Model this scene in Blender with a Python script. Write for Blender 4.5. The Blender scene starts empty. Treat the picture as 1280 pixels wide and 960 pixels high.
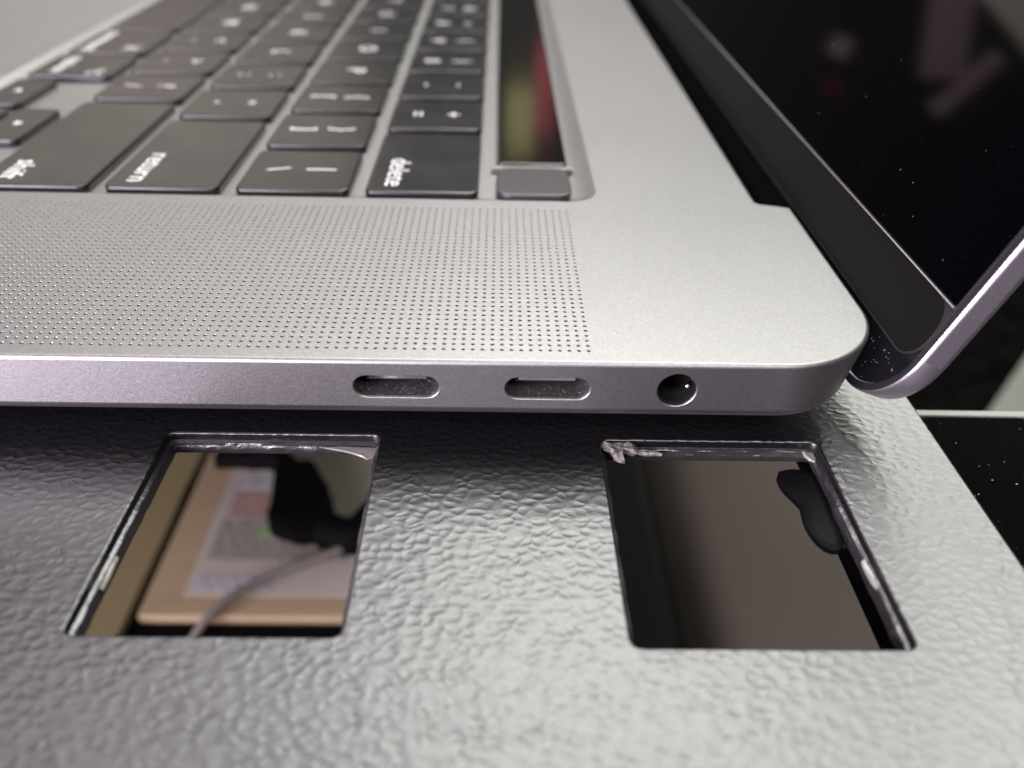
import bpy, bmesh, math, random
from math import sin, cos, pi, radians
from mathutils import Vector, Matrix
from mathutils.geometry import tessellate_polygon

random.seed(7)
S = 0.001                                   # everything below is written in millimetres
scene = bpy.context.scene
col = scene.collection

# ------------------------------------------------------------------ camera
cam_d = bpy.data.cameras.new('camera')
cam = bpy.data.objects.new('camera', cam_d)
col.objects.link(cam)
cr = Vector((0.99968249, -0.00994704, 0.02315129))
cu = Vector((-0.01322351, 0.57499915, 0.81804714))
cf = Vector((0.02144912, 0.81809354, -0.57468504))
cm = Matrix(((cr.x, cu.x, -cf.x, -38.7225 * S),
             (cr.y, cu.y, -cf.y, -69.2187 * S),
             (cr.z, cu.z, -cf.z, 45.9496 * S),
             (0, 0, 0, 1)))
cam.matrix_world = cm
cam_d.sensor_width = 36.0
cam_d.lens = 28.918
cam_d.clip_start = 0.002
cam_d.clip_end = 50.0
cam_d.dof.use_dof = True
cam_d.dof.focus_distance = 92.0 * S
cam_d.dof.aperture_fstop = 16.5
scene.camera = cam

# ------------------------------------------------------------------ world and lamps
world = bpy.data.worlds.new('World')
scene.world = world
world.use_nodes = True
bg = world.node_tree.nodes['Background']
bg.inputs['Color'].default_value = (1.0, 0.95, 0.90, 1)
bg.inputs['Strength'].default_value = 0.05

def area(name, loc, target, sx, sy, power, color, spread=180):
    d = bpy.data.lights.new(name, 'AREA')
    d.shape = 'RECTANGLE'
    d.size, d.size_y = sx, sy
    d.energy = power
    d.color = color
    d.spread = radians(spread)
    o = bpy.data.objects.new(name, d)
    col.objects.link(o)
    o.location = loc
    v = Vector(target) - Vector(loc)
    o.rotation_euler = v.to_track_quat('-Z', 'Y').to_euler()
    return o

area('ceiling_lamp', (0.28, 0.49, 0.93), (0, 0, 0), 1.10, 0.62, 29.5, (1.0, 0.995, 0.955))
area('left_fill_lamp', (-0.50, 0.42, 0.90), (0, 0, 0), 0.80, 0.50, 5.8, (1.0, 0.93, 0.95))  # added fill lamp, brightens the left part of the stand
area('right_fill_lamp', (0.62, 0.88, 0.46), (0, 0, 0), 0.60, 0.62, 8.0, (1.0, 0.99, 0.92))  # added fill lamp, brightens the stand beside the lid
area('warm_fill_lamp', (-0.52, 1.10, 0.40), (0, 0.1, 0), 0.60, 0.18, 0.60, (1.0, 0.90, 0.76))  # added fill lamp for the warm sheen on the keys
area('yellow_reflection_lamp', (-0.014, 0.87, 0.250), (-0.03, 0.1, 0), 0.032, 0.075, 0.0055, (1.0, 0.90, 0.40))  # added lamp standing in for a yellow object mirrored in the touch bar
area('red_reflection_lamp', (0.014, 0.88, 0.215), (-0.03, 0.1, 0), 0.022, 0.100, 0.0040, (1.0, 0.16, 0.20))  # added likewise; its mirror image is the red stripe on the bar
area('side_lamp', (-0.37, -0.36, 0.10), (-0.07, 0, 0), 0.40, 0.24, 10.5, (0.98, 0.85, 1.0))
area('front_lamp', (0.10, -0.42, 0.50), (-0.04, 0, 0), 0.26, 0.18, 3.4, (1.0, 0.90, 0.98))

def strip_lamp(name, p, q, w, power, color, target):
    """long lamp from p to q turned towards target"""
    p, q, t = Vector(p), Vector(q), Vector(target)
    c = (p + q) / 2
    z = (c - t).normalized()
    x = (q - p).normalized()
    y = z.cross(x).normalized()
    x = y.cross(z).normalized()
    o = area(name, c, target, (q - p).length, w, power, color)
    o.matrix_world = Matrix(((x.x, y.x, z.x, c.x), (x.y, y.y, z.y, c.y), (x.z, y.z, z.z, c.z), (0, 0, 0, 1)))
# added dim lamps; their mirror images make the coloured blurs in the dark screen
GLT = (0.014, 0.035, 0.025)
strip_lamp('pink_blur_reflection_lamp', (-0.355, 0.85, 0.235), (-0.410, 0.80, 0.165), 0.042, 0.010, (1.0, 0.66, 0.76), GLT)
strip_lamp('pink_streak_reflection_lamp', (-0.437, 0.797, 0.140), (-0.424, 0.785, 0.214), 0.016, 0.0040, (1.0, 0.66, 0.78), GLT)
strip_lamp('pink_spot_reflection_lamp', (-0.343, 0.880, 0.125), (-0.350, 0.876, 0.105), 0.020, 0.0009, (1.0, 0.68, 0.80), GLT)
strip_lamp('red_spot_reflection_lamp', (-0.371, 0.866, 0.095), (-0.373, 0.866, 0.075), 0.022, 0.00022, (1.0, 0.05, 0.08), GLT)

scene.view_settings.view_transform = 'Standard'
scene.view_settings.look = 'None'
scene.view_settings.exposure = 0.0
scene.view_settings.gamma = 1.0

# ------------------------------------------------------------------ materials
def new_mat(name, color=(0.5, 0.5, 0.5), rough=0.5, metal=0.0, spec=None, coat=0.0):
    m = bpy.data.materials.new(name)
    m.use_nodes = True
    b = m.node_tree.nodes['Principled BSDF']
    b.inputs['Base Color'].default_value = (*color, 1)
    b.inputs['Roughness'].default_value = rough
    b.inputs['Metallic'].default_value = metal
    if spec is not None:
        b.inputs['Specular IOR Level'].default_value = spec
    b.inputs['Coat Weight'].default_value = coat
    return m

class NT:
    def __init__(self, m):
        self.t = m.node_tree
        self.b = self.t.nodes['Principled BSDF']
    def n(self, kind, **kw):
        nd = self.t.nodes.new(kind)
        for k, v in kw.items():
            setattr(nd, k, v)
        return nd
    def l(self, a, b):
        self.t.links.new(a, b)
    def coords(self, scale=(1000, 1000, 1000)):
        tc = self.n('ShaderNodeTexCoord')
        mp = self.n('ShaderNodeMapping')
        mp.inputs['Scale'].default_value = scale
        self.l(tc.outputs['Object'], mp.inputs['Vector'])
        return mp.outputs['Vector']
    def noise(self, vec, scale, detail=2.0, rough=0.5, dist=0.0):
        nd = self.n('ShaderNodeTexNoise')
        nd.inputs['Scale'].default_value = scale
        nd.inputs['Detail'].default_value = detail
        nd.inputs['Roughness'].default_value = rough
        nd.inputs['Distortion'].default_value = dist
        self.l(vec, nd.inputs['Vector'])
        return nd
    def ramp(self, fac, stops):
        r = self.n('ShaderNodeValToRGB')
        e = r.color_ramp.elements
        while len(e) < len(stops):
            e.new(0.5)
        for i, (p, c) in enumerate(stops):
            e[i].position = p
            e[i].color = (*c, 1) if len(c) == 3 else c
        self.l(fac, r.inputs['Fac'])
        return r.outputs['Color']
    def math(self, op, a, b=None, c=None):
        m = self.n('ShaderNodeMath', operation=op)
        for i, x in enumerate((a, b, c)):
            if x is None:
                continue
            if isinstance(x, (int, float)):
                m.inputs[i].default_value = x
            else:
                self.l(x, m.inputs[i])
        return m.outputs[0]
    def maprange(self, v, a, b, c, d, smooth=False):
        m = self.n('ShaderNodeMapRange')
        if smooth:
            m.interpolation_type = 'SMOOTHSTEP'
        m.inputs['From Min'].default_value = a
        m.inputs['From Max'].default_value = b
        m.inputs['To Min'].default_value = c
        m.inputs['To Max'].default_value = d
        self.l(v, m.inputs['Value'])
        return m.outputs['Result']
    def bump(self, h, dist, strength=1.0):
        b = self.n('ShaderNodeBump')
        b.inputs['Strength'].default_value = strength
        b.inputs['Distance'].default_value = dist
        self.l(h, b.inputs['Height'])
        self.l(b.outputs['Normal'], self.b.inputs['Normal'])

def gray(v):
    return (v, v, v)

# anodised bead-blasted aluminium
def alu(name, c, rough, bump=0.012):
    m = new_mat(name, c, rough, 1.0)
    k = NT(m)
    v = k.coords()
    n1 = k.noise(v, 4.6, 2.0, 0.65)
    n2 = k.noise(v, 0.05, 2.0, 0.5)
    k.l(k.maprange(n2.outputs['Fac'], 0.3, 0.7, rough - 0.008, rough + 0.008), k.b.inputs['Roughness'])
    cr_ = k.ramp(n1.outputs['Fac'], [(0.30, tuple(x * 0.85 for x in c)), (0.70, tuple(min(1, x * 1.14) for x in c))])
    k.l(cr_, k.b.inputs['Base Color'])
    k.bump(n1.outputs['Fac'], bump * S, 0.9)
    return m

M_ALU = alu('anodised_aluminium', (0.240, 0.237, 0.235), 0.45, 0.018)
M_LID = alu('lid_aluminium', (0.46, 0.43, 0.47), 0.45)
M_HOLE = new_mat('grille_hole_wall', (0.42, 0.40, 0.37), 0.35, 1.0)
M_BLACK = new_mat('dead_black', (0.002, 0.002, 0.002), 0.8, 0.0, 0.0)

M_KEY = new_mat('key_plastic', (0.0045, 0.0045, 0.0048), 0.34, 0.0, 0.5)
k = NT(M_KEY)
v = k.coords()
nz = k.noise(v, 9.0, 2.0, 0.6)
k.bump(nz.outputs['Fac'], 0.006 * S, 0.6)
nb = k.noise(v, 0.12, 2.0, 0.5)
k.l(k.maprange(nb.outputs['Fac'], 0.35, 0.65, 0.29, 0.33), k.b.inputs['Roughness'])

M_LEGEND = new_mat('key_print', (0.55, 0.55, 0.535), 0.6)
M_LEGEND.node_tree.nodes['Principled BSDF'].inputs['Emission Color'].default_value = (1, 0.99, 0.95, 1)   # backlit keyboard
M_LEGEND.node_tree.nodes['Principled BSDF'].inputs['Emission Strength'].default_value = 0.10
M_TBAR = new_mat('touch_bar_glass', (0.003, 0.003, 0.003), 0.11)
M_POWER = new_mat('sapphire_key', (0.017, 0.016, 0.0165), 0.40, 0.0, 0.6)
M_GLASS = new_mat('display_glass', (0.0004, 0.0004, 0.0007), 0.06, 0.0, 0.4)
M_GLASS.node_tree.nodes['Principled BSDF'].inputs['IOR'].default_value = 1.25
M_STRIP = new_mat('display_strip', (0.0032, 0.0032, 0.0032), 0.42, 0.0, 0.12)
M_EDGE_GLINT = new_mat('glass_edge_glint', (0.10, 0.10, 0.095), 0.38, 0.5)  # light grey stands in for light caught by the glass edge
M_TRIM2 = new_mat('gasket_edge', (0.015, 0.015, 0.015), 0.3, 0.0, 0.5)
M_GASKET = new_mat('lid_rubber_gasket', (0.010, 0.010, 0.011), 0.34, 0.0, 0.6)
M_CHIN = new_mat('lid_black_face', (0.004, 0.004, 0.005), 0.25, 0.0, 0.3)
M_PORT = new_mat('port_shell_metal', (0.30, 0.29, 0.28), 0.5, 0.25)
k = NT(M_PORT)
v = k.coords()
nz = k.noise(v, 4.0, 3.0, 0.7)
k.l(k.ramp(nz.outputs['Fac'], [(0.4, (0.018, 0.017, 0.017)), (0.62, (0.045, 0.043, 0.042)), (0.74, (0.40, 0.38, 0.37))]), k.b.inputs['Base Color'])
M_TONGUE = new_mat('port_tongue', (0.006, 0.006, 0.006), 0.35, 0.0, 0.3)
M_CHROME = new_mat('contact_metal', (0.8, 0.78, 0.76), 0.2, 1.0)

# leather grained black plastic
M_STAND = new_mat('grained_black_plastic', (0.0022, 0.0022, 0.0028), 0.36, 0.0, 0.5)
k = NT(M_STAND)
k.b.inputs['IOR'].default_value = 1.66
v = k.coords((1000, 1000, 1000))
warp = k.noise(v, 0.55, 0.0, 0.5)
vm = k.n('ShaderNodeVectorMath', operation='SUBTRACT')
k.l(warp.outputs['Color'], vm.inputs[0]); vm.inputs[1].default_value = (0.5, 0.5, 0.5)
vs = k.n('ShaderNodeVectorMath', operation='MULTIPLY')
k.l(vm.outputs[0], vs.inputs[0]); vs.inputs[1].default_value = (1.25, 0.95, 0)
va = k.n('ShaderNodeVectorMath', operation='ADD')
k.l(v, va.inputs[0]); k.l(vs.outputs[0], va.inputs[1])
mp2 = k.n('ShaderNodeMapping')
mp2.inputs['Scale'].default_value = (0.76, 1.06, 0.0)
mp2.inputs['Rotation'].default_value = (0, 0, 0.25)
k.l(va.outputs[0], mp2.inputs['Vector'])
vo = k.n('ShaderNodeTexVoronoi', feature='SMOOTH_F1', voronoi_dimensions='2D')
vo.inputs['Scale'].default_value = 1.0
vo.inputs['Smoothness'].default_value = 0.45
k.l(mp2.outputs['Vector'], vo.inputs['Vector'])
ve = k.n('ShaderNodeTexVoronoi', feature='DISTANCE_TO_EDGE', voronoi_dimensions='2D')
ve.inputs['Scale'].default_value = 1.0
k.l(mp2.outputs['Vector'], ve.inputs['Vector'])
cell = k.maprange(vo.outputs['Distance'], 0.12, 0.60, 0.0, 1.0, True)
ridge = k.maprange(ve.outputs['Distance'], 0.0, 0.21, 1.0, 0.0, True)
msk = k.noise(v, 0.75, 2.0, 0.5)
ridge = k.math('MULTIPLY', ridge, k.maprange(msk.outputs['Fac'], 0.42, 0.55, 0.06, 1.0, True))
amp = k.noise(v, 0.22, 2.0, 0.5)
fine = k.noise(v, 2.4, 2.0, 0.5)
h = k.math('ADD', k.math('MULTIPLY', cell, 0.80), k.math('MULTIPLY', ridge, 0.32))
h = k.math('MULTIPLY', h, k.maprange(amp.outputs['Fac'], 0.3, 0.7, 0.65, 1.2))
h = k.math('ADD', h, k.math('MULTIPLY', fine.outputs['Fac'], 0.06))
k.bump(h, 0.038 * S, 1.0)
k.l(k.maprange(fine.outputs['Fac'], 0.3, 0.7, 0.31, 0.37), k.b.inputs['Roughness'])

M_CUT = new_mat('cut_black_plastic', (0.016, 0.0145, 0.016), 0.27, 0.0, 0.7)
k = NT(M_CUT)
v = k.coords()
nz = k.noise(v, 1.2, 3.0, 0.6)
k.bump(nz.outputs['Fac'], 0.12 * S, 0.8)
M_SCRAP = new_mat('torn_plastic_scrap', (0.20, 0.19, 0.175), 0.5)
k = NT(M_SCRAP)
v = k.coords()
nz = k.noise(v, 1.6, 4.0, 0.65)
k.l(k.ramp(nz.outputs['Fac'], [(0.3, (0.03, 0.03, 0.024)), (0.55, (0.15, 0.14, 0.125)), (0.75, (0.30, 0.285, 0.25))]), k.b.inputs['Base Color'])
k.bump(nz.outputs['Fac'], 0.25 * S, 1.0)
M_FLAP = new_mat('clear_plastic_burr', (0.17, 0.165, 0.15), 0.25)
M_RUBBER = new_mat('black_rubber', (0.0018, 0.0018, 0.002), 0.55, 0.0, 0.06)
M_DESK = new_mat('black_desk_laminate', (0.012, 0.012, 0.013), 0.6, 0.0, 0.03)
k = NT(M_DESK)
v = k.coords()
nz = k.noise(v, 2.2, 4.0, 0.75)
k.l(k.ramp(nz.outputs['Fac'], [(0.60, (0.0015, 0.0015, 0.0018)), (0.85, (0.016, 0.016, 0.015))]), k.b.inputs['Base Color'])
M_DESK.node_tree.nodes['Principled BSDF'].inputs['IOR'].default_value = 1.12
M_EDGE = new_mat('pale_edge_band', (0.15, 0.15, 0.135), 0.5)
M_DUST = new_mat('lint', (0.12, 0.115, 0.113), 0.8)
M_FLOOR = new_mat('dark_floor', (0.012, 0.012, 0.013), 0.9, 0.0, 0.0)
k = NT(M_FLOOR)
v = k.coords()
nz = k.noise(v, 0.05, 4.0, 0.7)
k.l(k.ramp(nz.outputs['Fac'], [(0.35, (0.001, 0.001, 0.001)), (0.75, (0.004, 0.004, 0.004))]), k.b.inputs['Base Color'])
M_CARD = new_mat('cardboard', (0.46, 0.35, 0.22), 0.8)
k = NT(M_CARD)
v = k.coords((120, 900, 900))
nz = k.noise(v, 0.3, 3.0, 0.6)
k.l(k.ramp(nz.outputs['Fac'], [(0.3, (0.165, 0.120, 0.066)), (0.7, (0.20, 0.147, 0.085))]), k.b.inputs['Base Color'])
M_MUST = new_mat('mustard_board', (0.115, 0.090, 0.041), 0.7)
M_LABEL = new_mat('label_paper', (0.215, 0.195, 0.165), 0.7)
M_RED = new_mat('red_print', (0.175, 0.095, 0.08), 0.7)
M_GREENP = new_mat('grey_green_print', (0.125, 0.122, 0.095), 0.7)
M_GREEN = new_mat('green_print', (0.11, 0.19, 0.085), 0.7)
M_LILAC = new_mat('lilac_print', (0.20, 0.195, 0.21), 0.7)
M_CABLE = new_mat('grey_cable', (0.09, 0.082, 0.068), 0.6, 0.0, 0.2)
M_ADAPT = new_mat('black_plastic', (0.0012, 0.0012, 0.0012), 0.7, 0.0, 0.04)
M_BROWN = new_mat('brown_surface', (0.040, 0.034, 0.027), 0.9, 0.0, 0.1)
M_PALE = new_mat('grey_green_sheet', (0.085, 0.088, 0.074), 0.7)

# ------------------------------------------------------------------ mesh helpers
def link(name, bm, mat, parent=None, smooth=True, loc=None):
    me = bpy.data.meshes.new(name)
    bmesh.ops.scale(bm, vec=(S, S, S), verts=bm.verts)
    bm.normal_update()
    bm.to_mesh(me)
    bm.free()
    mats = mat if isinstance(mat, (list, tuple)) else [mat]
    for m in mats:
        me.materials.append(m)
    if smooth:
        for p in me.polygons:
            p.use_smooth = True
        me.set_sharp_from_angle(angle=radians(38))
        for p in me.polygons:                  # large plane faces keep their own plane's normal
            nn = p.normal
            if len(p.vertices) > 8 or (p.area > 2e-9 and max(abs(nn.x), abs(nn.y), abs(nn.z)) > 0.99999):
                p.use_smooth = False
    else:
        for p in me.polygons:
            p.use_smooth = False
    o = bpy.data.objects.new(name, me)
    col.objects.link(o)
    if parent:
        o.parent = parent
    if loc:
        o.location = Vector(loc) * S
    return o

def thing(name, label, cat, group=None, loc=(0, 0, 0)):
    o = bpy.data.objects.new(name, None)
    o.empty_display_size = 0.01
    col.objects.link(o)
    o.location = Vector(loc) * S
    o['label'] = label
    o['category'] = cat
    if group:
        o['group'] = group
    return o

def tag(o, label=None, cat=None, group=None, kind=None):
    if label: o['label'] = label
    if cat: o['category'] = cat
    if group: o['group'] = group
    if kind: o['kind'] = kind
    return o

def rrect(x0, x1, y0, y1, r, n=6):
    """counter-clockwise rounded rectangle; r one radius or (x1y0, x1y1, x0y1, x0y0)"""
    if not isinstance(r, (tuple, list)):
        r = (r,) * 4
    pts = []
    for (cx, cy, a0, rr) in ((x1 - r[0], y0 + r[0], -pi / 2, r[0]), (x1 - r[1], y1 - r[1], 0, r[1]),
                             (x0 + r[2], y1 - r[2], pi / 2, r[2]), (x0 + r[3], y0 + r[3], pi, r[3])):
        for i in range(n + 1):
            a = a0 + pi / 2 * i / n
            pts.append((cx + rr * cos(a), cy + rr * sin(a)))
    return pts

def offset(pts, d):
    """inset a ccw loop by d with vertex mitres"""
    out = []
    n = len(pts)
    for i in range(n):
        p, q, w = Vector(pts[i - 1]), Vector(pts[i]), Vector(pts[(i + 1) % n])
        e1, e2 = (q - p), (w - q)
        if e1.length < 1e-6: e1 = e2
        if e2.length < 1e-6: e2 = e1
        n1 = Vector((-e1.y, e1.x)).normalized()
        n2 = Vector((-e2.y, e2.x)).normalized()
        m = n1 + n2
        if m.length < 1e-6:
            m = n1
        m.normalize()
        m = m / max(0.4, m.dot(n1))
        out.append(tuple(q + m * d))
    return out

def ring_faces(bm, A, B, skip=None, mi=0):
    n = len(A)
    for i in range(n):
        j = (i + 1) % n
        if skip and skip(i):
            continue
        f = bm.faces.new((A[i], A[j], B[j], B[i]))
        f.material_index = mi

def loft(bm, loops, cap0=False, cap1=False, mi=0, mi1=None, skip=None):
    vs = [[bm.verts.new(p) for p in L] for L in loops]
    for a in range(len(vs) - 1):
        ring_faces(bm, vs[a], vs[a + 1], (lambda i, a=a: skip(a, i)) if skip else None, mi)
    if cap0:
        f = bm.faces.new(list(reversed(vs[0]))); f.material_index = mi
    if cap1:
        f = bm.faces.new(vs[-1]); f.material_index = mi if mi1 is None else mi1
    return vs

def fill(bm, loops, flip=False, mi=0):
    """planar polygon with holes; loops of 3D points"""
    V = [[Vector(p) for p in L] for L in loops]
    tris = tessellate_polygon(V)
    flat = [bm.verts.new(p) for L in V for p in L]
    for t in tris:
        t = tuple(flat[i] for i in t)
        try:
            f = bm.faces.new(t)
        except ValueError:
            continue
        f.material_index = mi
    return flat

def orient(bm, want):
    """make every face of a planar fill point along want"""
    bm.normal_update()
    for f in bm.faces:
        if f.normal.dot(want) < 0:
            f.normal_flip()

def box(bm, x0, x1, y0, y1, z0, z1, bev=0.0):
    r = bmesh.ops.create_cube(bm, size=1.0)
    for v_ in r['verts']:
        v_.co = Vector(((x0 + x1) / 2 + v_.co.x * (x1 - x0), (y0 + y1) / 2 + v_.co.y * (y1 - y0), (z0 + z1) / 2 + v_.co.z * (z1 - z0)))
    if bev:
        es = list({e for v_ in r['verts'] for e in v_.link_edges})
        bmesh.ops.bevel(bm, geom=es, offset=bev, segments=3, profile=0.5, affect='EDGES')

def tube(bm, pts, rad, n=10, cap=True):
    pts = [Vector(p) for p in pts]
    loops = []
    prev = None
    for i, p in enumerate(pts):
        t = (pts[min(i + 1, len(pts) - 1)] - pts[max(i - 1, 0)]).normalized()
        a = t.orthogonal().normalized() if prev is None else (prev - t * prev.dot(t)).normalized()
        prev = a
        b = t.cross(a)
        rr = rad[i] if isinstance(rad, (list, tuple)) else rad
        loops.append([p + (a * cos(2 * pi * q / n) + b * sin(2 * pi * q / n)) * rr for q in range(n)])
    loft(bm, loops, cap, cap)

def spline(pts, n=12):
    P_ = [Vector(p) for p in pts]
    P_ = [P_[0]] + P_ + [P_[-1]]
    out = []
    for i in range(1, len(P_) - 2):
        for q in range(n):
            t = q / n
            a, b, c, d = P_[i - 1:i + 3]
            out.append(0.5 * ((2 * b) + (c - a) * t + (2 * a - 5 * b + 4 * c - d) * t * t + (3 * b - a - 3 * c + d) * t ** 3))
    out.append(P_[-2])
    return out

# ================================================================== SETTING
bm = bmesh.new()
box(bm, -2500, 2500, -2500, 2500, -330, -320)
tag(link('floor', bm, M_FLOOR, smooth=False), kind='structure')

# ================================================================== STAND
ZT = -11.0
stand = thing('laptop_stand', 'black leather-grained plastic plate with two rectangular openings under the laptop', 'stand', loc=(-120, 120, ZT))
SO = Vector((-120, 120, ZT))
def rel(bm, o):
    bmesh.ops.translate(bm, vec=-o, verts=bm.verts)

outer = rrect(-252, 11.0, -58, 300, (9, 9, 9, 9), 8)
HL = rrect(-74.3, -51.2, -25.1, 1.75, (1.0, 0.8, 0.8, 1.0), 5)
HR = rrect(-27.0, -2.9, -26.0, 1.35, (1.0, 0.8, 0.8, 1.0), 5)
T = 2.3
bm = bmesh.new()
fill(bm, [[(x, y, 0) for x, y in offset(outer, 0.35)], [(x, y, 0) for x, y in reversed(offset(HL, -0.22))], [(x, y, 0) for x, y in reversed(offset(HR, -0.22))]])
fill(bm, [[(x, y, -T) for x, y in outer], [(x, y, -T) for x, y in reversed(HL)], [(x, y, -T) for x, y in reversed(HR)]])
bm.normal_update()
for f in bm.faces:
    up_ = f.calc_center_median().z > -1
    if (f.normal.z > 0) != up_:
        f.normal_flip()
prof = [(0.35, 0), (0.16, -0.06), (0.04, -0.18), (0.0, -0.4), (0.0, -T)]
loft(bm, [[(x, y, z) for x, y in offset(outer, d)] for d, z in reversed(prof)])
for H in (HL, HR):
    loft(bm, [[(x, y, z) for x, y in offset(H, d)] for d, z in ((-0.22, 0), (-0.08, -0.05), (0.0, -0.17), (0.0, -1.05))][::-1][::-1])
    for f in bm.faces[-1:]:
        pass
bmesh.ops.translate(bm, vec=(0, 0, ZT), verts=bm.verts)
rel(bm, SO)
link('plate', bm, M_STAND, stand)

def rim(H, seed):
    """stepped moulded lip round an opening, uneven where it was cut"""
    rnd = random.Random(seed)
    bm = bmesh.new()
    # densify
    D = []
    n = len(H)
    for i in range(n):
        a, b = Vector(H[i]), Vector(H[(i + 1) % n])
        m = max(1, int((b - a).length / 0.5))
        for q in range(m):
            D.append(tuple(a + (b - a) * q / m))
    J = [rnd.uniform(-1, 1) for _ in D]
    J = [(J[i - 1] + J[i] + J[(i + 1) % len(J)]) / 3 for i in range(len(J))]
    pr = [(0.0, -0.95, 0), (0.10, -1.02, 0), (0.30, -1.08, .06), (0.40, -1.16, .14), (0.44, -1.5, .2), (0.52, -1.60, .25), (0.56, -2.35, .35), (0.3, -2.5, .1), (-0.4, -2.5, 0)]
    loops = []
    for d, z, j in pr:
        O = offset(D, d)
        O2 = offset(D, d + 1.0)
        L = []
        for i, (x, y) in enumerate(O):
            dx, dy = O2[i][0] - x, O2[i][1] - y
            L.append((x + dx * J[i] * j * 0.55, y + dy * J[i] * j * 0.55, z + J[i] * j * 0.4))
        loops.append(L)
    loft(bm, loops)
    bmesh.ops.translate(bm, vec=(0, 0, ZT), verts=bm.verts)
    rel(bm, SO)
    bmesh.ops.reverse_faces(bm, faces=bm.faces)
    return link('opening_rim', bm, M_CUT, stand)
tag(rim(HL, 3), 'cut rim of the left opening')
tag(rim(HR, 5), 'cut rim of the right opening')

def blob_sheet(name, outline, mat, z0, thick, parent, rough=0.25, seed=1, label=None, sub=2, tilt=None):
    """ragged lump: outline (x,y) with thickness, roughened"""
    rnd = random.Random(seed)
    bm = bmesh.new()
    n = len(outline)
    cx = sum(p[0] for p in outline) / n
    cy = sum(p[1] for p in outline) / n
    loops = []
    for f, z in ((0.25, -0.45), (0.7, -0.5), (1.0, -0.15), (1.0, 0.15), (0.7, 0.5), (0.25, 0.42)):
        L = []
        for x, y in outline:
            px = cx + (x - cx) * f + rnd.uniform(-1, 1) * rough * 0.5
            py = cy + (y - cy) * f + rnd.uniform(-1, 1) * rough * 0.5
            pz = z0 + z * thick + rnd.uniform(-1, 1) * rough
            if tilt: pz += tilt(px, py)
            L.append((px, py, pz))
        loops.append(L)
    loft(bm, loops, True, True)
    rel(bm, SO)
    return tag(link(name, bm, mat, parent), label)

# torn scrap at the far left corner of the right opening
blob_sheet('torn_scrap', [(-26.9, 1.45), (-26.8, .6), (-26.5, .1), (-26.0, -.15), (-25.6, -1.2), (-25.0, -1.9), (-24.65, -1.7), (-25.0, -.5), (-24.7, .15), (-24.1, .0), (-23.6, -.35), (-23.0, -.3), (-22.9, .3), (-23.1, 1.0), (-23.6, 1.5), (-24.4, 1.65), (-25.2, 1.45), (-26.1, 1.6)],
           M_SCRAP, ZT - 0.55, 0.8, stand, 0.16, 4, 'ragged grey scrap torn at the corner of the right opening')
blob_sheet('torn_scrap', [(-22.9, .4), (-22.2, .15), (-21.4, .2), (-20.2, .1), (-20.0, .35), (-21.2, .6), (-22.0, .75), (-22.8, .8)],
           M_SCRAP, ZT - 1.05, 0.5, stand, 0.08, 9)
# clear burr at the far right corner of the left opening
blob_sheet('torn_flap', [(-57.6, .95), (-56.0, .55), (-54.4, .1), (-53.0, -.55), (-52.4, -.95), (-51.8, -.6), (-51.5, .1), (-51.45, 1.0), (-53.2, 1.1), (-55.5, 1.15)],
           M_FLAP, ZT - 1.25, 0.25, stand, 0.05, 12, 'pale torn flap at the corner of the left opening')
blob_sheet('torn_flap', [(-3.6, -15.2), (-3.75, -16.4), (-3.6, -18.2), (-3.3, -18.6), (-3.1, -17.5), (-3.2, -15.0)],
           M_FLAP, ZT - 1.1, 0.4, stand, 0.07, 15)
blob_sheet('torn_flap', [(-4.4, 1.0), (-4.4, .2), (-4.0, -.5), (-3.5, -.8), (-3.2, -.2), (-3.1, 1.0)],
           M_FLAP, ZT - 1.1, 0.4, stand, 0.07, 16)
# long bright burr along the left wall of the left opening
blob_sheet('torn_flap', [(-73.9, -19.0), (-73.45, -19.3), (-73.35, -18.0), (-73.55, -15.5), (-73.9, -15.0)],
           M_FLAP, ZT - 1.3, 0.3, stand, 0.05, 18)

# ---- black rubber tab hanging in the right opening
def tab():
    t = thing('rubber_tab', 'black rubber tab of figure-eight outline hanging in the right opening of the stand', 'rubber tab', loc=(-5, -6, ZT - 2.6))
    o = Vector((-5, -6, ZT - 2.6))
    ol = [(-7.2, -0.8), (-7.7, -1.9), (-7.55, -3.4), (-6.9, -5.0), (-6.5, -6.2), (-6.65, -7.6), (-6.75, -9.2), (-6.4, -10.9), (-5.8, -12.0), (-5.0, -12.5), (-4.2, -12.4), (-3.6, -11.6), (-3.4, -9.8), (-3.3, -7.0), (-3.3, -4.0), (-3.3, -1.6), (-4.2, -0.7), (-5.8, -0.4)]
    ol = [(p.x, p.y) for p in spline([(x, y, 0) for x, y in ol + [ol[0]]], 4)][:-1]
    bm = bmesh.new()
    z0 = ZT - 2.7
    L = []
    for d, z in ((0.8, -.75), (0.25, -.6), (0, -.2), (0, .25), (.25, .5), (.9, .62)):
        L.append([(x, y, z0 + z) for x, y in offset(list(reversed(ol)), -d)])
    L = [list(reversed(l)) for l in L]
    loft(bm, L, True, True)
    rel(bm, o)
    link('tab_body', bm, M_RUBBER, t)
    bm = bmesh.new()
    tube(bm, spline([(-3.9, -12.0, z0 + .2), (-3.2, -11.9, z0 + .4), (-2.6, -11.2, z0 + .5), (-2.4, -10.6, z0 + .5)], 6), [.25 + .08 * sin(i) for i in range(19)], 8)
    rel(bm, o)
    link('curled_strip', bm, M_RUBBER, t)
tab()

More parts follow.
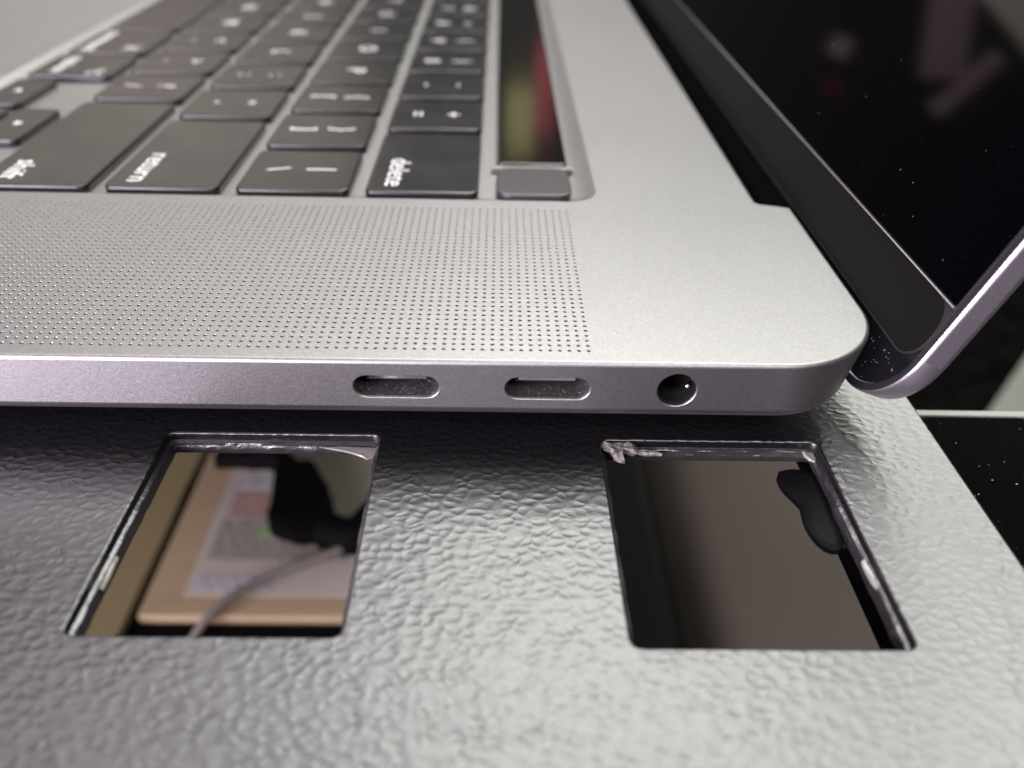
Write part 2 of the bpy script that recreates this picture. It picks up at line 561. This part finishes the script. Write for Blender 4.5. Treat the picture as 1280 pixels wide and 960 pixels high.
# ================================================================== DESK under the right margin of the stand
desk = thing('desk', 'black desk edge with pale band and lint right of the stand', 'desk', loc=(120, -80, -30))
DO = Vector((120, -80, -30))
bm = bmesh.new()
box(bm, -1.4, 260, -240, 13.8, -19.6, -16.5, 0.3)
rel(bm, DO)
link('desk_top', bm, M_DESK, desk)
bm = bmesh.new()
box(bm, -1.4, 260, 13.85, 15.0, -19.8, -16.4, 0.15)
rel(bm, DO)
link('edge_band', bm, M_EDGE, desk)

M_DUST2 = new_mat('desk_lint', (0.30, 0.30, 0.28), 0.8)
def lint(name, n, place, seed, lo, hi, label, curl=0.12, mat=None):
    rnd = random.Random(seed)
    bm = bmesh.new()
    for i in range(n):
        p, ex, ey, en = place(rnd)
        s = lo * (hi / lo) ** (rnd.random() ** 2.2)
        if rnd.random() < curl:
            a = rnd.uniform(0, 6.28)
            w = rnd.uniform(2, 5)
            pts = []
            for q in range(7):
                t = q / 6
                an = a + w * t
                pts.append(p + (ex * cos(an) + ey * sin(an)) * s * 2.2 * (0.4 + t * .6) + en * 0.05)
            tube(bm, pts, 0.025 + 0.1 * s * .2, 4)
        else:
            m = rnd.randint(4, 6)
            vs = []
            for q in range(m):
                an = 6.28 * q / m
                rr = s * rnd.uniform(.35, 1)
                vs.append(bm.verts.new(p + (ex * cos(an) + ey * sin(an) * .7) * rr + en * 0.02))
            top = bm.verts.new(p + en * (0.03 + s * .6))
            for q in range(m):
                bm.faces.new((vs[q], vs[(q + 1) % m], top))
    o = link(name, bm, mat or M_DUST, smooth=False)
    return tag(o, label, kind='stuff')
def on_desk(r):
    return Vector((r.uniform(9, 60), r.uniform(-45, 15), -16.5)), Vector((1, 0, 0)), Vector((0, 1, 0)), Vector((0, 0, 1))
lint('lint', 900, on_desk, 5, 0.02, 0.20, 'pale lint scattered on the black desk', 0.12, M_DUST2)

def on_stand(r):
    while True:
        x, y = r.uniform(-78, 10.5), r.uniform(-34, 4)
        if not (-75.5 < x < -50 and -26.5 < y < 3) and not (-28 < x < -1.5 and -27.5 < y < 3):
            return Vector((x, y, ZT)), Vector((1, 0, 0)), Vector((0, 1, 0)), Vector((0, 0, 1))
lint('lint', 130, on_stand, 21, 0.02, 0.10, 'fine pale dust on the grained stand', 0.05)

# grey-green sheet and far dark floor seen past the desk
bm = bmesh.new()
L = [(230, 302), (700, 280), (560, 670), (440, 536)]
loft(bm, [[(x, y, -300) for x, y in L], [(x, y, -297) for x, y in L]], True, True)
tag(link('sheet', bm, M_PALE, smooth=False), 'pale grey-green sheet on the dark floor beyond the desk edge', 'sheet')

# ================================================================== THINGS SEEN THROUGH THE OPENINGS
ZB = -120.0
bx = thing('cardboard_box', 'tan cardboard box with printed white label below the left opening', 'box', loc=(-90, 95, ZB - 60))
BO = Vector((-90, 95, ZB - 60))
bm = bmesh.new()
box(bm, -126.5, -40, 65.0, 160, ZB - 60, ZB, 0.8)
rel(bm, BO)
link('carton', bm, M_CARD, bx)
lb = None
bm = bmesh.new()
box(bm, -117, -45, 71.5, 150, ZB + .02, ZB + .35)
rel(bm, BO)
lb = link('label_sheet', bm, M_LABEL, bx, smooth=False)
def printed(name, mat, rects, z=.55):
    bm = bmesh.new()
    for x0, x1, y0, y1 in rects:
        box(bm, x0, x1, y0, y1, ZB + .36, ZB + z)
    rel(bm, BO)
    return link(name, bm, mat, lb, smooth=False)
rr = random.Random(2)
def words(x0, x1, y, h):
    out = []
    x = x0
    while x < x1:
        w = rr.uniform(2.0, 5.0)
        out.append((x, min(x + w, x1), y, y + h))
        x += w + rr.uniform(.6, 1.2)
    return out
W = []
for y in (106.5, 103.0, 99.6):
    W += words(-113.5, -84, y, 2.4)
printed('red_lines', M_RED, W)
W = []
for y in (96.6, 94.4, 92.2, 90.0, 87.8, 85.6, 83.4):
    W += words(-114.5, -78, y, 1.7)
printed('grey_lines', M_GREENP, W)
printed('green_mark', M_GREEN, [(-103, -96, 91.5, 95.8), (-95, -90, 93.5, 96.6)], .7)
W = []
for y in (73.5, 76.0):
    W += words(-115, -96, y, 1.8)
printed('lilac_lines', M_LILAC, W)
printed('blue_lines', M_LILAC, words(-112, -90, 112, 5))

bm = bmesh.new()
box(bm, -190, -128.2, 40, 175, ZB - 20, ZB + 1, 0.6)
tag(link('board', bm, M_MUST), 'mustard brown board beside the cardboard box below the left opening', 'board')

bm = bmesh.new()
box(bm, -150, -40, 28, 64.6, ZB - 60, ZB - 1.5, 1.5)  # added black block covering the carton's lit near side
tag(link('dark_block', bm, M_ADAPT), 'black block added to hide the lit near side of the cardboard box', 'case')

ad = thing('power_adapter', 'black plug with angled lead lying on the cardboard box below the left opening', 'adapter', loc=(-88, 98, ZB))
AO = Vector((-88, 98, ZB))
bm = bmesh.new()
L0 = [(-99.5, 91.0), (-90, 87.0), (-80, 90), (-85, 104), (-92, 116.5), (-102.5, 113.5), (-100.5, 104)]
loft(bm, [[(x, y, ZB + .6) for x, y in L0], [(x, y, ZB + 9) for x, y in L0]], True, True)
bmesh.ops.bevel(bm, geom=bm.edges[:], offset=1.2, segments=2, affect='EDGES')
rel(bm, AO)
link('plug_body', bm, M_ADAPT, ad)
bm = bmesh.new()
tube(bm, spline([(-96, 112, ZB + 5), (-103, 118, ZB + 6), (-112, 119, ZB + 5), (-121, 120, ZB + 4)], 6), [3.6] * 12 + [3.0] * 7, 10)
rel(bm, AO)
link('plug_arm', bm, M_ADAPT, ad)
bm = bmesh.new()
tube(bm, spline([(-84, 91, ZB + 4), (-76, 88, ZB + 5), (-70, 95, ZB + 6), (-62, 108, ZB + 6)], 6), 5.2, 10)
rel(bm, AO)
link('plug_sleeve', bm, M_ADAPT, ad)
bm = bmesh.new()
tube(bm, spline([(-74, 86, ZB + 5), (-86, 80, ZB + 4), (-97, 74, ZB + 3.5), (-107, 64, ZB + 3), (-114, 54, ZB - 6), (-120, 46, ZB - 22)], 8), 1.1, 8)
rel(bm, AO)
link('lead', bm, M_CABLE, ad)

# added curved surface and black block, together shaping a dark-to-brown shading ramp
bm = bmesh.new()
pts = []
prof = []
for i in range(25):
    a = pi - pi * i / 24 * 0.62
    prof.append((66 + 62 * cos(a), -182 + 62 * sin(a)))
prof += [(100, -140), (100, -250), (4, -250)]
A = [(x, 20, z) for x, z in prof]
B = [(x, 235, z) for x, z in prof]
loft(bm, [A, B], True, True)
tag(link('rounded_surface', bm, M_BROWN), 'brown rounded surface shaped for a shading ramp below the right opening', 'rounded surface')
bm = bmesh.new()
box(bm, -60, 12.0, 20, 260, -250, -126, 6.0)
tag(link('case', bm, M_ADAPT), 'black block added for the dark left part below the right opening', 'case')

# ================================================================== LAPTOP
laptop = thing('laptop', 'grey aluminium laptop standing open on the black grained stand, ports towards the viewer', 'laptop', loc=(-120, 179, ZT))
LO = Vector((-120, 179, ZT))
def lpart(name, bm, mat, parent=None, smooth=True):
    rel(bm, LO)
    return link(name, bm, mat, parent or laptop, smooth)

XR, XF, YW = 3.2, -242.7, 357.9
# outline ccw starting on the near side
RC = 12.0
def arc(cx, cy, r, a0, a1, n):
    return [(cx + r * cos(a0 + (a1 - a0) * i / n), cy + r * sin(a0 + (a1 - a0) * i / n)) for i in range(n + 1)]
X_A, X_B = -200.0, -12.0
out = [(X_A, 0), (X_B, 0)]
out += arc(XR - RC, RC, RC, -pi / 2, 0, 40)
out += [(XR, 40.9), (2.3, 41.25), (-1.0, 42.2), (-1.4, 42.7), (-1.4, YW - 42.7), (-1.0, YW - 42.2), (2.3, YW - 41.25), (XR, YW - 40.9)]
out += arc(XR - RC, YW - RC, RC, 0, pi / 2, 8)
out += arc(XF + RC, YW - RC, RC, pi / 2, pi, 8)
out += arc(XF + RC, RC, RC, pi, 3 * pi / 2, 8)

WX0, WX1, WY0, WY1 = -136.2, -24.2, 41.6, 316.3
GP = 1.0
GX1 = -28.99 + .5
NG, MG = 104, 37
GX0 = GX1 - NG * GP
GY0 = 2.33 - .5
GY1 = GY0 + MG * GP
well = rrect(WX0, WX1, WY0, WY1, 4.2, 8)
TPX0, TPX1, TPY0, TPY1 = -243 + 3.5, -143.0, 99, 259
tp = rrect(TPX0, TPX1, TPY0, TPY1, 3.0, 4)
gr = [(GX0, GY0), (GX1, GY0), (GX1, GY1), (GX0, GY1)]
bm = bmesh.new()
fill(bm, [[(x, y, 0) for x, y in offset(out, 0.42)], [(x, y, 0) for x, y in reversed(well)], [(x, y, 0) for x, y in reversed(tp)], [(x, y, 0) for x, y in reversed(gr)]])
orient(bm, Vector((0, 0, 1)))
def shear(x, z):
    return x - max(0.0, (x + 8.8) / 12.0) * 0.27 * max(0, -z - 0.5)
sp = [(0.42, 0.0), (0.22, -0.05), (0.06, -0.19), (0.0, -0.40), (0.0, -0.47), (0.0, -5.60), (0.0, -5.7), (0.12, -6.2), (0.6, -6.75), (1.8, -7.5), (3.6, -8.5), (7.0, -9.3), (12.0, -9.6)]
loops = [[(shear(x, z), y, z) for x, y in offset(out, d)] for d, z in sp]
vs = loft(bm, list(reversed(loops)), False, False, skip=lambda a, i: (a == len(sp) - 2 - 4 and i == 0))
# bottom cover
fill(bm, [[(x, y, -9.6) for x, y, z in loops[-1]]])
# flat near wall with the port openings
U1, U2, JX, ZP = -48.82, -33.22, -19.79, -3.22
def pill(cx, cz, w, h_, n=8):
    r = h_ / 2
    P_ = [(cx + w / 2 - r + r * cos(a), cz + r * sin(a)) for a in [-pi / 2 + pi * i / n for i in range(n + 1)]]
    P_ += [(cx - w / 2 + r + r * cos(a), cz + r * sin(a)) for a in [pi / 2 + pi * i / n for i in range(n + 1)]]
    return P_
P1, P2 = pill(U1, ZP, 9.0, 2.85), pill(U2, ZP, 9.0, 2.85)
PJ = [(JX + 2.12 * cos(2 * pi * i / 28), ZP + 2.12 * sin(2 * pi * i / 28)) for i in range(28)]
n0 = len(bm.faces)
wall = [(X_A, -5.60), (X_B, -5.60), (X_B, -0.47), (X_A, -0.47)]
fill(bm, [[(x, 0, z) for x, z in wall]] + [[(x, 0, z) for x, z in reversed(q)] for q in (P1, P2, PJ)])
bm.faces.ensure_lookup_table()
bm.normal_update()
for f in bm.faces[n0:]:
    if f.normal.y > 0: f.normal_flip()
for q in (P1, P2, PJ):
    loft(bm, [[(x, y, z) for x, z in offset(q, d)] for d, y in ((0, 0), (0.03, .015), (.10, .09), (.11, .16))])
bmesh.ops.remove_doubles(bm, verts=bm.verts, dist=0.002)
# well: sloped wall and floor
wl = [(0, 0), (0.12, -0.05), (0.8, -0.45), (1.6, -0.8), (2.4, -1.06), (3.3, -1.22)]
wl += [(3.6, -1.25)]
loft(bm, [[(x, y, z) for x, y in offset(well, d)] for d, z in wl], False, True)
case = lpart('case', bm, M_ALU)

# ---- speaker grille
bm = bmesh.new()
G = [[bm.verts.new((GX0 + i * GP, GY0 + j * GP, 0)) for i in range(NG + 1)] for j in range(MG + 1)]
HRD = 0.225
for j in range(MG):
    for i in range(NG):
        c = (G[j][i], G[j][i + 1], G[j + 1][i + 1], G[j + 1][i])
        x, y = GX0 + (i + .5) * GP, GY0 + (j + .5) * GP
        o8 = [(x + HRD * cos(radians(a)), y + HRD * sin(radians(a))) for a in (-112.5, -67.5, -22.5, 22.5, 67.5, 112.5, 157.5, 202.5)]
        o = [bm.verts.new((p[0], p[1], 0)) for p in o8]
        m1 = [bm.verts.new((x + (p[0] - x) * .82, y + (p[1] - y) * .82, -.06)) for p in o8]
        w1 = [bm.verts.new((x + (p[0] - x) * .82, y + (p[1] - y) * .82, -.75)) for p in o8]
        for s_ in range(4):
            bm.faces.new((c[s_], c[(s_ + 1) % 4], o[2 * s_ + 1], o[2 * s_]))
            bm.faces.new((c[(s_ + 1) % 4], o[(2 * s_ + 2) % 8], o[2 * s_ + 1]))
        for s_ in range(8):
            bm.faces.new((o[s_], o[(s_ + 1) % 8], m1[(s_ + 1) % 8], m1[s_]))
            f = bm.faces.new((m1[s_], m1[(s_ + 1) % 8], w1[(s_ + 1) % 8], w1[s_]))
            f.material_index = 1
        f = bm.faces.new(w1)
        f.material_index = 2
g = lpart('speaker_grille', bm, [M_ALU, M_HOLE, M_BLACK], smooth=False)
tag(g, 'fine drilled speaker holes beside the keyboard', kind='stuff')

# ---- ports
def usb(cx):
    bm = bmesh.new()
    q = pill(cx, ZP, 9.0 - .22, 2.85 - .22)
    loft(bm, [[(x, y, z) for x, z in offset(q, d)] for d, y in ((0, .16), (.05, .2), (.10, .5), (.14, 6.5))], False, True)
    p = lpart('usb_port', bm, M_PORT)
    bm = bmesh.new()
    box(bm, cx - 3.35, cx + 3.35, 1.75, 6.4, ZP - .35, ZP + .35, .08)
    lpart('port_tongue', bm, M_TONGUE, p)
    bm = bmesh.new()
    box(bm, cx - 3.0, cx + 3.0, 1.66, 1.80, ZP - .12, ZP + .30, .03)
    lpart('tongue_tip', bm, M_CHROME, p)
    return p
def fix_children(p):
    pass
usb(U1); usb(U2)
bm = bmesh.new()
def circ(r, y, n=28, cx=JX, cz=ZP):
    return [(cx + r * cos(2 * pi * i / n), y, cz + r * sin(2 * pi * i / n)) for i in range(n)]
loft(bm, [circ(2.01, .16), circ(1.9, .3), circ(1.8, 1.2), circ(1.8, 12)], False, True)
jk = lpart('headphone_jack', bm, M_TONGUE)
bm = bmesh.new()
loft(bm, [circ(1.79, 1.6), circ(1.55, 1.5), circ(1.5, 1.7), circ(1.5, 2.6)])
lpart('jack_ring', bm, M_TONGUE, jk)
bm = bmesh.new()
bmesh.ops.create_uvsphere(bm, u_segments=12, v_segments=8, radius=.36)
bmesh.ops.scale(bm, vec=(.8, 1.2, .8), verts=bm.verts)
bmesh.ops.translate(bm, vec=(JX + 1.25, 1.1, ZP - .05), verts=bm.verts)
lpart('jack_contact', bm, M_CHROME, jk)

# ---- trackpad
bm = bmesh.new()
loft(bm, [[(x, y, z) for x, y in offset(tp, d)] for d, z in ((.0, 0), (0.02, -.25), (.1, -.25), (.1, -.06), (.2, -.02))], False, True)
lpart('trackpad', bm, M_ALU)

# ---- keys
KX, KY, RP, CAP, PU, GAP = -41.46, 44.10, 18.75, 16.45, 19.0, 2.4
key_mesh = {}
def key_bm(dx, dy):
    bm = bmesh.new()
    r = 1.35
    L = rrect(-dx / 2, dx / 2, -dy / 2, dy / 2, r, 5)
    pr = [(0.25, -1.15), (0.04, -1.1), (0.0, -0.95), (0.0, -0.38), (0.03, -0.2), (0.13, -0.06), (0.3, -0.01), (0.5, 0.0)]
    loft(bm, [[(x, y, z) for x, y in offset(L, d)] for d, z in pr], True, True)
    return bm
def text_mesh(txt, size):
    cu_ = bpy.data.curves.new('legend', 'FONT')
    cu_.body = txt
    cu_.size = size
    cu_.extrude = 0.00001
    cu_.resolution_u = 3
    cu_.align_x = 'CENTER'
    cu_.offset = -0.006 * size
    to = bpy.data.objects.new('legend', cu_)
    col.objects.link(to)
    dg = bpy.context.evaluated_depsgraph_get()
    me = bpy.data.meshes.new_from_object(to.evaluated_get(dg))
    bpy.data.objects.remove(to)
    bpy.data.curves.remove(cu_)
    me.name = 'legend'
    return me
ROT = Matrix(((0, 1, 0), (-1, 0, 0), (0, 0, 1)))       # text runs towards the viewer, its top towards the hinge
def legend(parent, txt, size, fx, fy, dx, dy, bold=0.00006, anchor='c'):
    """fx 0..1 along x of the cap (0 front, 1 hinge); fy 0..1 along y (0 near)"""
    me = text_mesh(txt, size * S)
    xs = [v_.co.x for v_ in me.vertices]; ys = [v_.co.y for v_ in me.vertices]
    if not xs:
        return
    cx, cy = (min(xs) + max(xs)) / 2, (min(ys) + max(ys)) / 2
    if anchor == 'end':
        cx = max(xs)
    if anchor == 'start':
        cx = min(xs)
    if anchor != 'c':
        cy = min(v_ for v_ in ys)
    for v_ in me.vertices:
        v_.co = ROT @ Vector((v_.co.x - cx, v_.co.y - cy, v_.co.z))
    me.materials.clear()
    me.materials.append(M_LEGEND)
    o = bpy.data.objects.new('legend', me)
    col.objects.link(o)
    o.parent = parent
    o.location = Vector(((fx - .5) * dx, (fy - .5) * dy, 0.012)) * S
def shape_legend(parent, polys, fx, fy, dx, dy):
    bm = bmesh.new()
    for pl in polys:
        loft(bm, [[(x, y, 0) for x, y in pl], [(x, y, .012) for x, y in pl]], True, True)
    o = link('legend', bm, M_LEGEND, parent, smooth=False)
    o.location = Vector(((fx - .5) * dx, (fy - .5) * dy, 0.004)) * S

def add_key(x1, y0, dx, dy, legs, lab):
    """x1 hinge-side edge, y0 near edge"""
    kk = (round(dx, 2), round(dy, 2))
    if kk not in key_mesh:
        o = link('key', key_bm(dx, dy), M_KEY, laptop)
        key_mesh[kk] = o.data
    else:
        o = bpy.data.objects.new('key', key_mesh[kk])
        col.objects.link(o)
        o.parent = laptop
    o.location = (Vector((x1 - dx / 2, y0 + dy / 2, 0)) - LO) * S
    o['label'] = lab
    for lg in legs:
        if lg[0] == 'poly':
            shape_legend(o, lg[1], lg[2], lg[3], dx, dy)
        else:
            legend(o, lg[0], lg[1], lg[2], lg[3], dx, dy, anchor=lg[4] if len(lg) > 4 else 'c')

def row(r, items):
    y = KY
    x1 = KX - r * RP
    for u, legs, lab in items:
        if legs is not None:
            add_key(x1, y, CAP, u * PU - GAP, legs, lab)
        y += u * PU
def ch(c): return (1.0, [(c, 5.6, .5, .5)], 'black key lettered ' + c)
def two(a, b, n): return (1.0, [(a, 5.0, .29, .5), (b, 5.0, .68, .5)], 'black key marked with ' + n)
WSZ = 4.6
def word_end(u, w): return (u, [(w, WSZ, .16, 2.3 / (u * PU - GAP), 'end')], 'wide black key lettered ' + w)
def word_start(u, w): return (u, [(w, WSZ, .16, 1 - 2.3 / (u * PU - GAP), 'start')], 'wide black key lettered ' + w)
row(0, [word_end(1.5, 'delete'), two('=', '+', 'equals and plus'), two('-', '_', 'hyphen and underscore'), two('0', ')', 'zero'), two('9', '(', 'nine'), two('8', '*', 'eight'), two('7', '&', 'seven'), two('6', '^', 'six'), two('5', '%', 'five'), two('4', '$', 'four'), two('3', '#', 'three'), two('2', '@', 'two'), two('1', '!', 'one'), two('`', '~', 'grave accent and tilde')])
row(1, [two('\\', '|', 'backslash and bar'), two(']', '}', 'closing brackets'), two('[', '{', 'opening brackets')] + [ch(c) for c in 'POIUYTREWQ'] + [word_start(1.5, 'tab')])
row(2, [word_end(1.75, 'return'), two("'", '"', 'quotation marks'), two(';', ':', 'semicolon and colon')] + [ch(c) for c in 'LKJHGFDSA'] + [word_start(1.75, 'caps lock')])
row(3, [word_end(2.25, 'shift'), two('/', '?', 'slash and question mark'), two('.', '>', 'full stop'), two(',', '<', 'comma')] + [ch(c) for c in 'MNBVCXZ'] + [word_start(2.25, 'shift')])
# modifier row: command symbol and option symbol drawn as strokes
def stroke(pts, w=.42):
    out_ = []
    for a, b in zip(pts[:-1], pts[1:]):
        a, b = Vector(a), Vector(b)
        d = (b - a).normalized() * w / 2
        n_ = Vector((-d.y, d.x))
        out_.append([tuple(a - d - n_), tuple(b + d - n_), tuple(b + d + n_), tuple(a - d + n_)])
    return out_
def t2(pts):                                              # text frame to key frame
    return [(p[1], -p[0]) for p in pts]
OPT = stroke(t2([(-1.7, 1.1), (-.7, 1.1), (.7, -1.1), (1.7, -1.1)])) + stroke(t2([(.6, 1.1), (1.7, 1.1)]))
CMD = []
for sx, sy in ((1, 1), (1, -1), (-1, 1), (-1, -1)):
    c0 = [(sx * 1.15 + .55 * cos(a), sy * 1.15 + .55 * sin(a)) for a in [2 * pi * i / 8 for i in range(9)]]
    CMD += stroke(t2(c0), .34)
CMD += stroke(t2([(-1.2, .6), (1.2, .6)]), .34) + stroke(t2([(-1.2, -.6), (1.2, -.6)]), .34) + stroke(t2([(.6, -1.2), (.6, 1.2)]), .34) + stroke(t2([(-.6, -1.2), (-.6, 1.2)]), .34)
x4 = KX - 4 * RP
def modk(y, u, w, sym, end):
    d = u * PU - GAP
    wl_ = (w, WSZ, .14, .5) if end is None else (w, WSZ, .14, (1 - 2.2 / d) if end else 2.2 / d, 'start' if end else 'end')
    add_key(x4, y, CAP, d, [wl_, ('poly', sym, .76, .80 if not end else .2)] if sym else [wl_], 'black key lettered ' + w)
y = KY + 3 * PU
modk(y, 1.0, 'option', OPT, True); y += PU
modk(y, 1.25, 'command', CMD, True); y += 1.25 * PU
add_key(x4, y, CAP, 5 * PU - GAP, [], 'long blank black space bar'); y += 5 * PU
modk(y, 1.25, 'command', CMD, False); y += 1.25 * PU
modk(y, 1.0, 'option', OPT, False); y += PU
modk(y, 1.0, 'control', None, False); y += PU
modk(y, 1.0, 'fn', None, False)
HH = (CAP - 1.2) / 2
def tri(a):
    return [[(.95 * cos(a + q * 2 * pi / 3), .95 * sin(a + q * 2 * pi / 3)) for q in range(3)]]
add_key(x4, KY + PU, HH, PU - GAP, [('poly', tri(0), .5, .5)], 'half-height black key with up arrow')
add_key(x4 - HH - 1.2, KY + PU, HH, PU - GAP, [('poly', tri(pi), .5, .5)], 'half-height black key with down arrow')
add_key(x4 - HH - 1.2, KY + 2 * PU, HH, PU - GAP, [('poly', tri(pi / 2), .5, .5)], 'half-height black key with left arrow')
add_key(x4 - HH - 1.2, KY, HH, PU - GAP, [('poly', tri(-pi / 2), .5, .5)], 'half-height black key with right arrow')

# ---- touch bar, power key, escape key
def slab(name, x0, x1, y0, y1, r, mat, top=0.0, lab=None):
    bm = bmesh.new()
    L = rrect(x0, x1, y0, y1, r, 5)
    loft(bm, [[(x, y, z) for x, y in offset(L, d)] for d, z in ((0.0, -1.15), (0.0, top - .3), (.05, top - .12), (.16, top - .03), (.32, top))], True, True)
    return tag(lpart(name, bm, mat), lab)
slab('power_key', -38.8, -27.7, 43.9, 54.9, 2.2, M_POWER, 0.0, 'blank square power key')
slab('touch_bar', -38.8, -27.75, 56.5, 299, 0.9, M_TBAR, -.02, 'long black touch strip above the number row')
slab('escape_key', -38.8, -27.7, 301.5, 317.0 - 1.2, 1.4, M_KEY)

bm = bmesh.new()
box(bm, -39.6, -26.9, 55.15, 56.3, -1.2, -0.32, 0.05)
lpart('touch_bar_frame', bm, M_ALU)
# ---- hinge cover
bm = bmesh.new()
tube(bm, [(2.4, 43.6, -4.0), (2.4, YW - 43.6, -4.0)], 3.3, 20)
lpart('hinge_cover', bm, M_BLACK)
# ---- feet
for fx, fy in ((-22, 24), (-222, 24), (-22, YW - 24), (-222, YW - 24)):
    bm = bmesh.new()
    loft(bm, [[(fx + r * cos(2 * pi * i / 24), fy + r * sin(2 * pi * i / 24), z) for i in range(24)] for r, z in ((7, -11.0), (8, -10.6), (8.4, -9.55))], True, True)
    lpart('rubber_foot', bm, M_RUBBER)

# ---- lid
LEAN = radians(22.079)
sd = Vector((sin(LEAN), 0, cos(LEAN)))
bd = Vector((cos(LEAN), 0, -sin(LEAN)))
LP = Vector((4.25, 0, 0))
def lp(y, s, t):
    return LP + Vector((0, y, 0)) + sd * s + bd * t
lo = rrect(0.0, YW, -7.6, 236, (8.5, 10, 10, 8.5), 14)      # in (y, s)
def lloop(L, t):
    return [lp(y, s, t) for y, s in L]
bm = bmesh.new()
prof = [(1.15, .28), (1.05, 0.06), (0.9, 0.0), (0.36, 0.02), (0.2, 0.10), (0.06, 0.26), (0.0, 0.5), (0.0, 2.5), (0.14, 3.0), (0.8, 3.6), (2.4, 4.0), (6, 4.25), (12, 4.3)]
loft(bm, [lloop(offset(lo, d), t) for d, t in prof], False, True)
bm.normal_update()
for f in bm.faces:
    if max(((v_.co - LP).dot(bd)) for v_ in f.verts) < 0.11:
        f.material_index = 1
lid = lpart('lid', bm, [M_LID, M_GASKET])
bm = bmesh.new()
loft(bm, [lloop(offset(lo, d), t) for d, t in ((1.15, .40), (1.16, .30), (1.3, .28))], True, True)
f_ = lpart('lid_face', bm, M_CHIN, lid)
SB, SG = -0.38, 6.8
def panel(name, y0, y1, s0, s1, r, t0, t1, mat, edge, parent):
    bm = bmesh.new()
    L = rrect(y0, y1, s0, s1, r, 8)
    loft(bm, [lloop(offset(L, d), t) for d, t in ((0, t0), (0, t1 + edge), (edge * .3, t1 + edge * .3), (edge, t1))], False, True)
    return lpart(name, bm, mat, parent)
panel('gasket', 1.15, YW - 1.15, SB - .28, 233, (3.6, 3.6, 3.6, 3.6), .29, .06, M_TRIM2, .16, lid)
bm = bmesh.new()
box(bm, 0, 1, 0, 1, 0, 1)  # thin bar added as a painted highlight along the glass bottom
for v_ in bm.verts:
    v_.co = lp(1.45 + v_.co.x * (YW - 2.9), SG - .14 + v_.co.y * .17, .15 - v_.co.z * .30)
bmesh.ops.recalc_face_normals(bm, faces=bm.faces)
lpart('glass_edge_glint', bm, M_EDGE_GLINT, lid)
panel('display_strip', 1.4, YW - 1.4, SB, SG, (.4, .4, 3.2, 3.2), .2, .02, M_STRIP, .1, lid)
panel('display_glass', 1.4, YW - 1.4, SG + .08, 232, (3, 3, .4, .4), .2, -.06, M_GLASS, .14, lid)
def on_glass(r):
    y = 1.6 + 60 * r.random() ** 1.6
    s = SG + .5 + 45 * r.random() ** 1.3
    return lp(y, s, -.065), Vector((0, 1, 0)), sd, -bd
lint('lint', 60, on_glass, 8, 0.03, 0.17, 'pale lint stuck to the dark laptop screen', .10)
def on_chin(r):
    y = 1.8 + 16 * r.random() ** 1.5
    s = r.uniform(-6.6, -1.1)
    return lp(y, s, .275), Vector((0, 1, 0)), sd, -bd
lint('lint', 70, on_chin, 9, 0.03, 0.16, 'pale lint on the lower black edge of the lid', .3)

# sub-parts were built in the laptop's frame; their parents sit at its origin, so no offset is needed
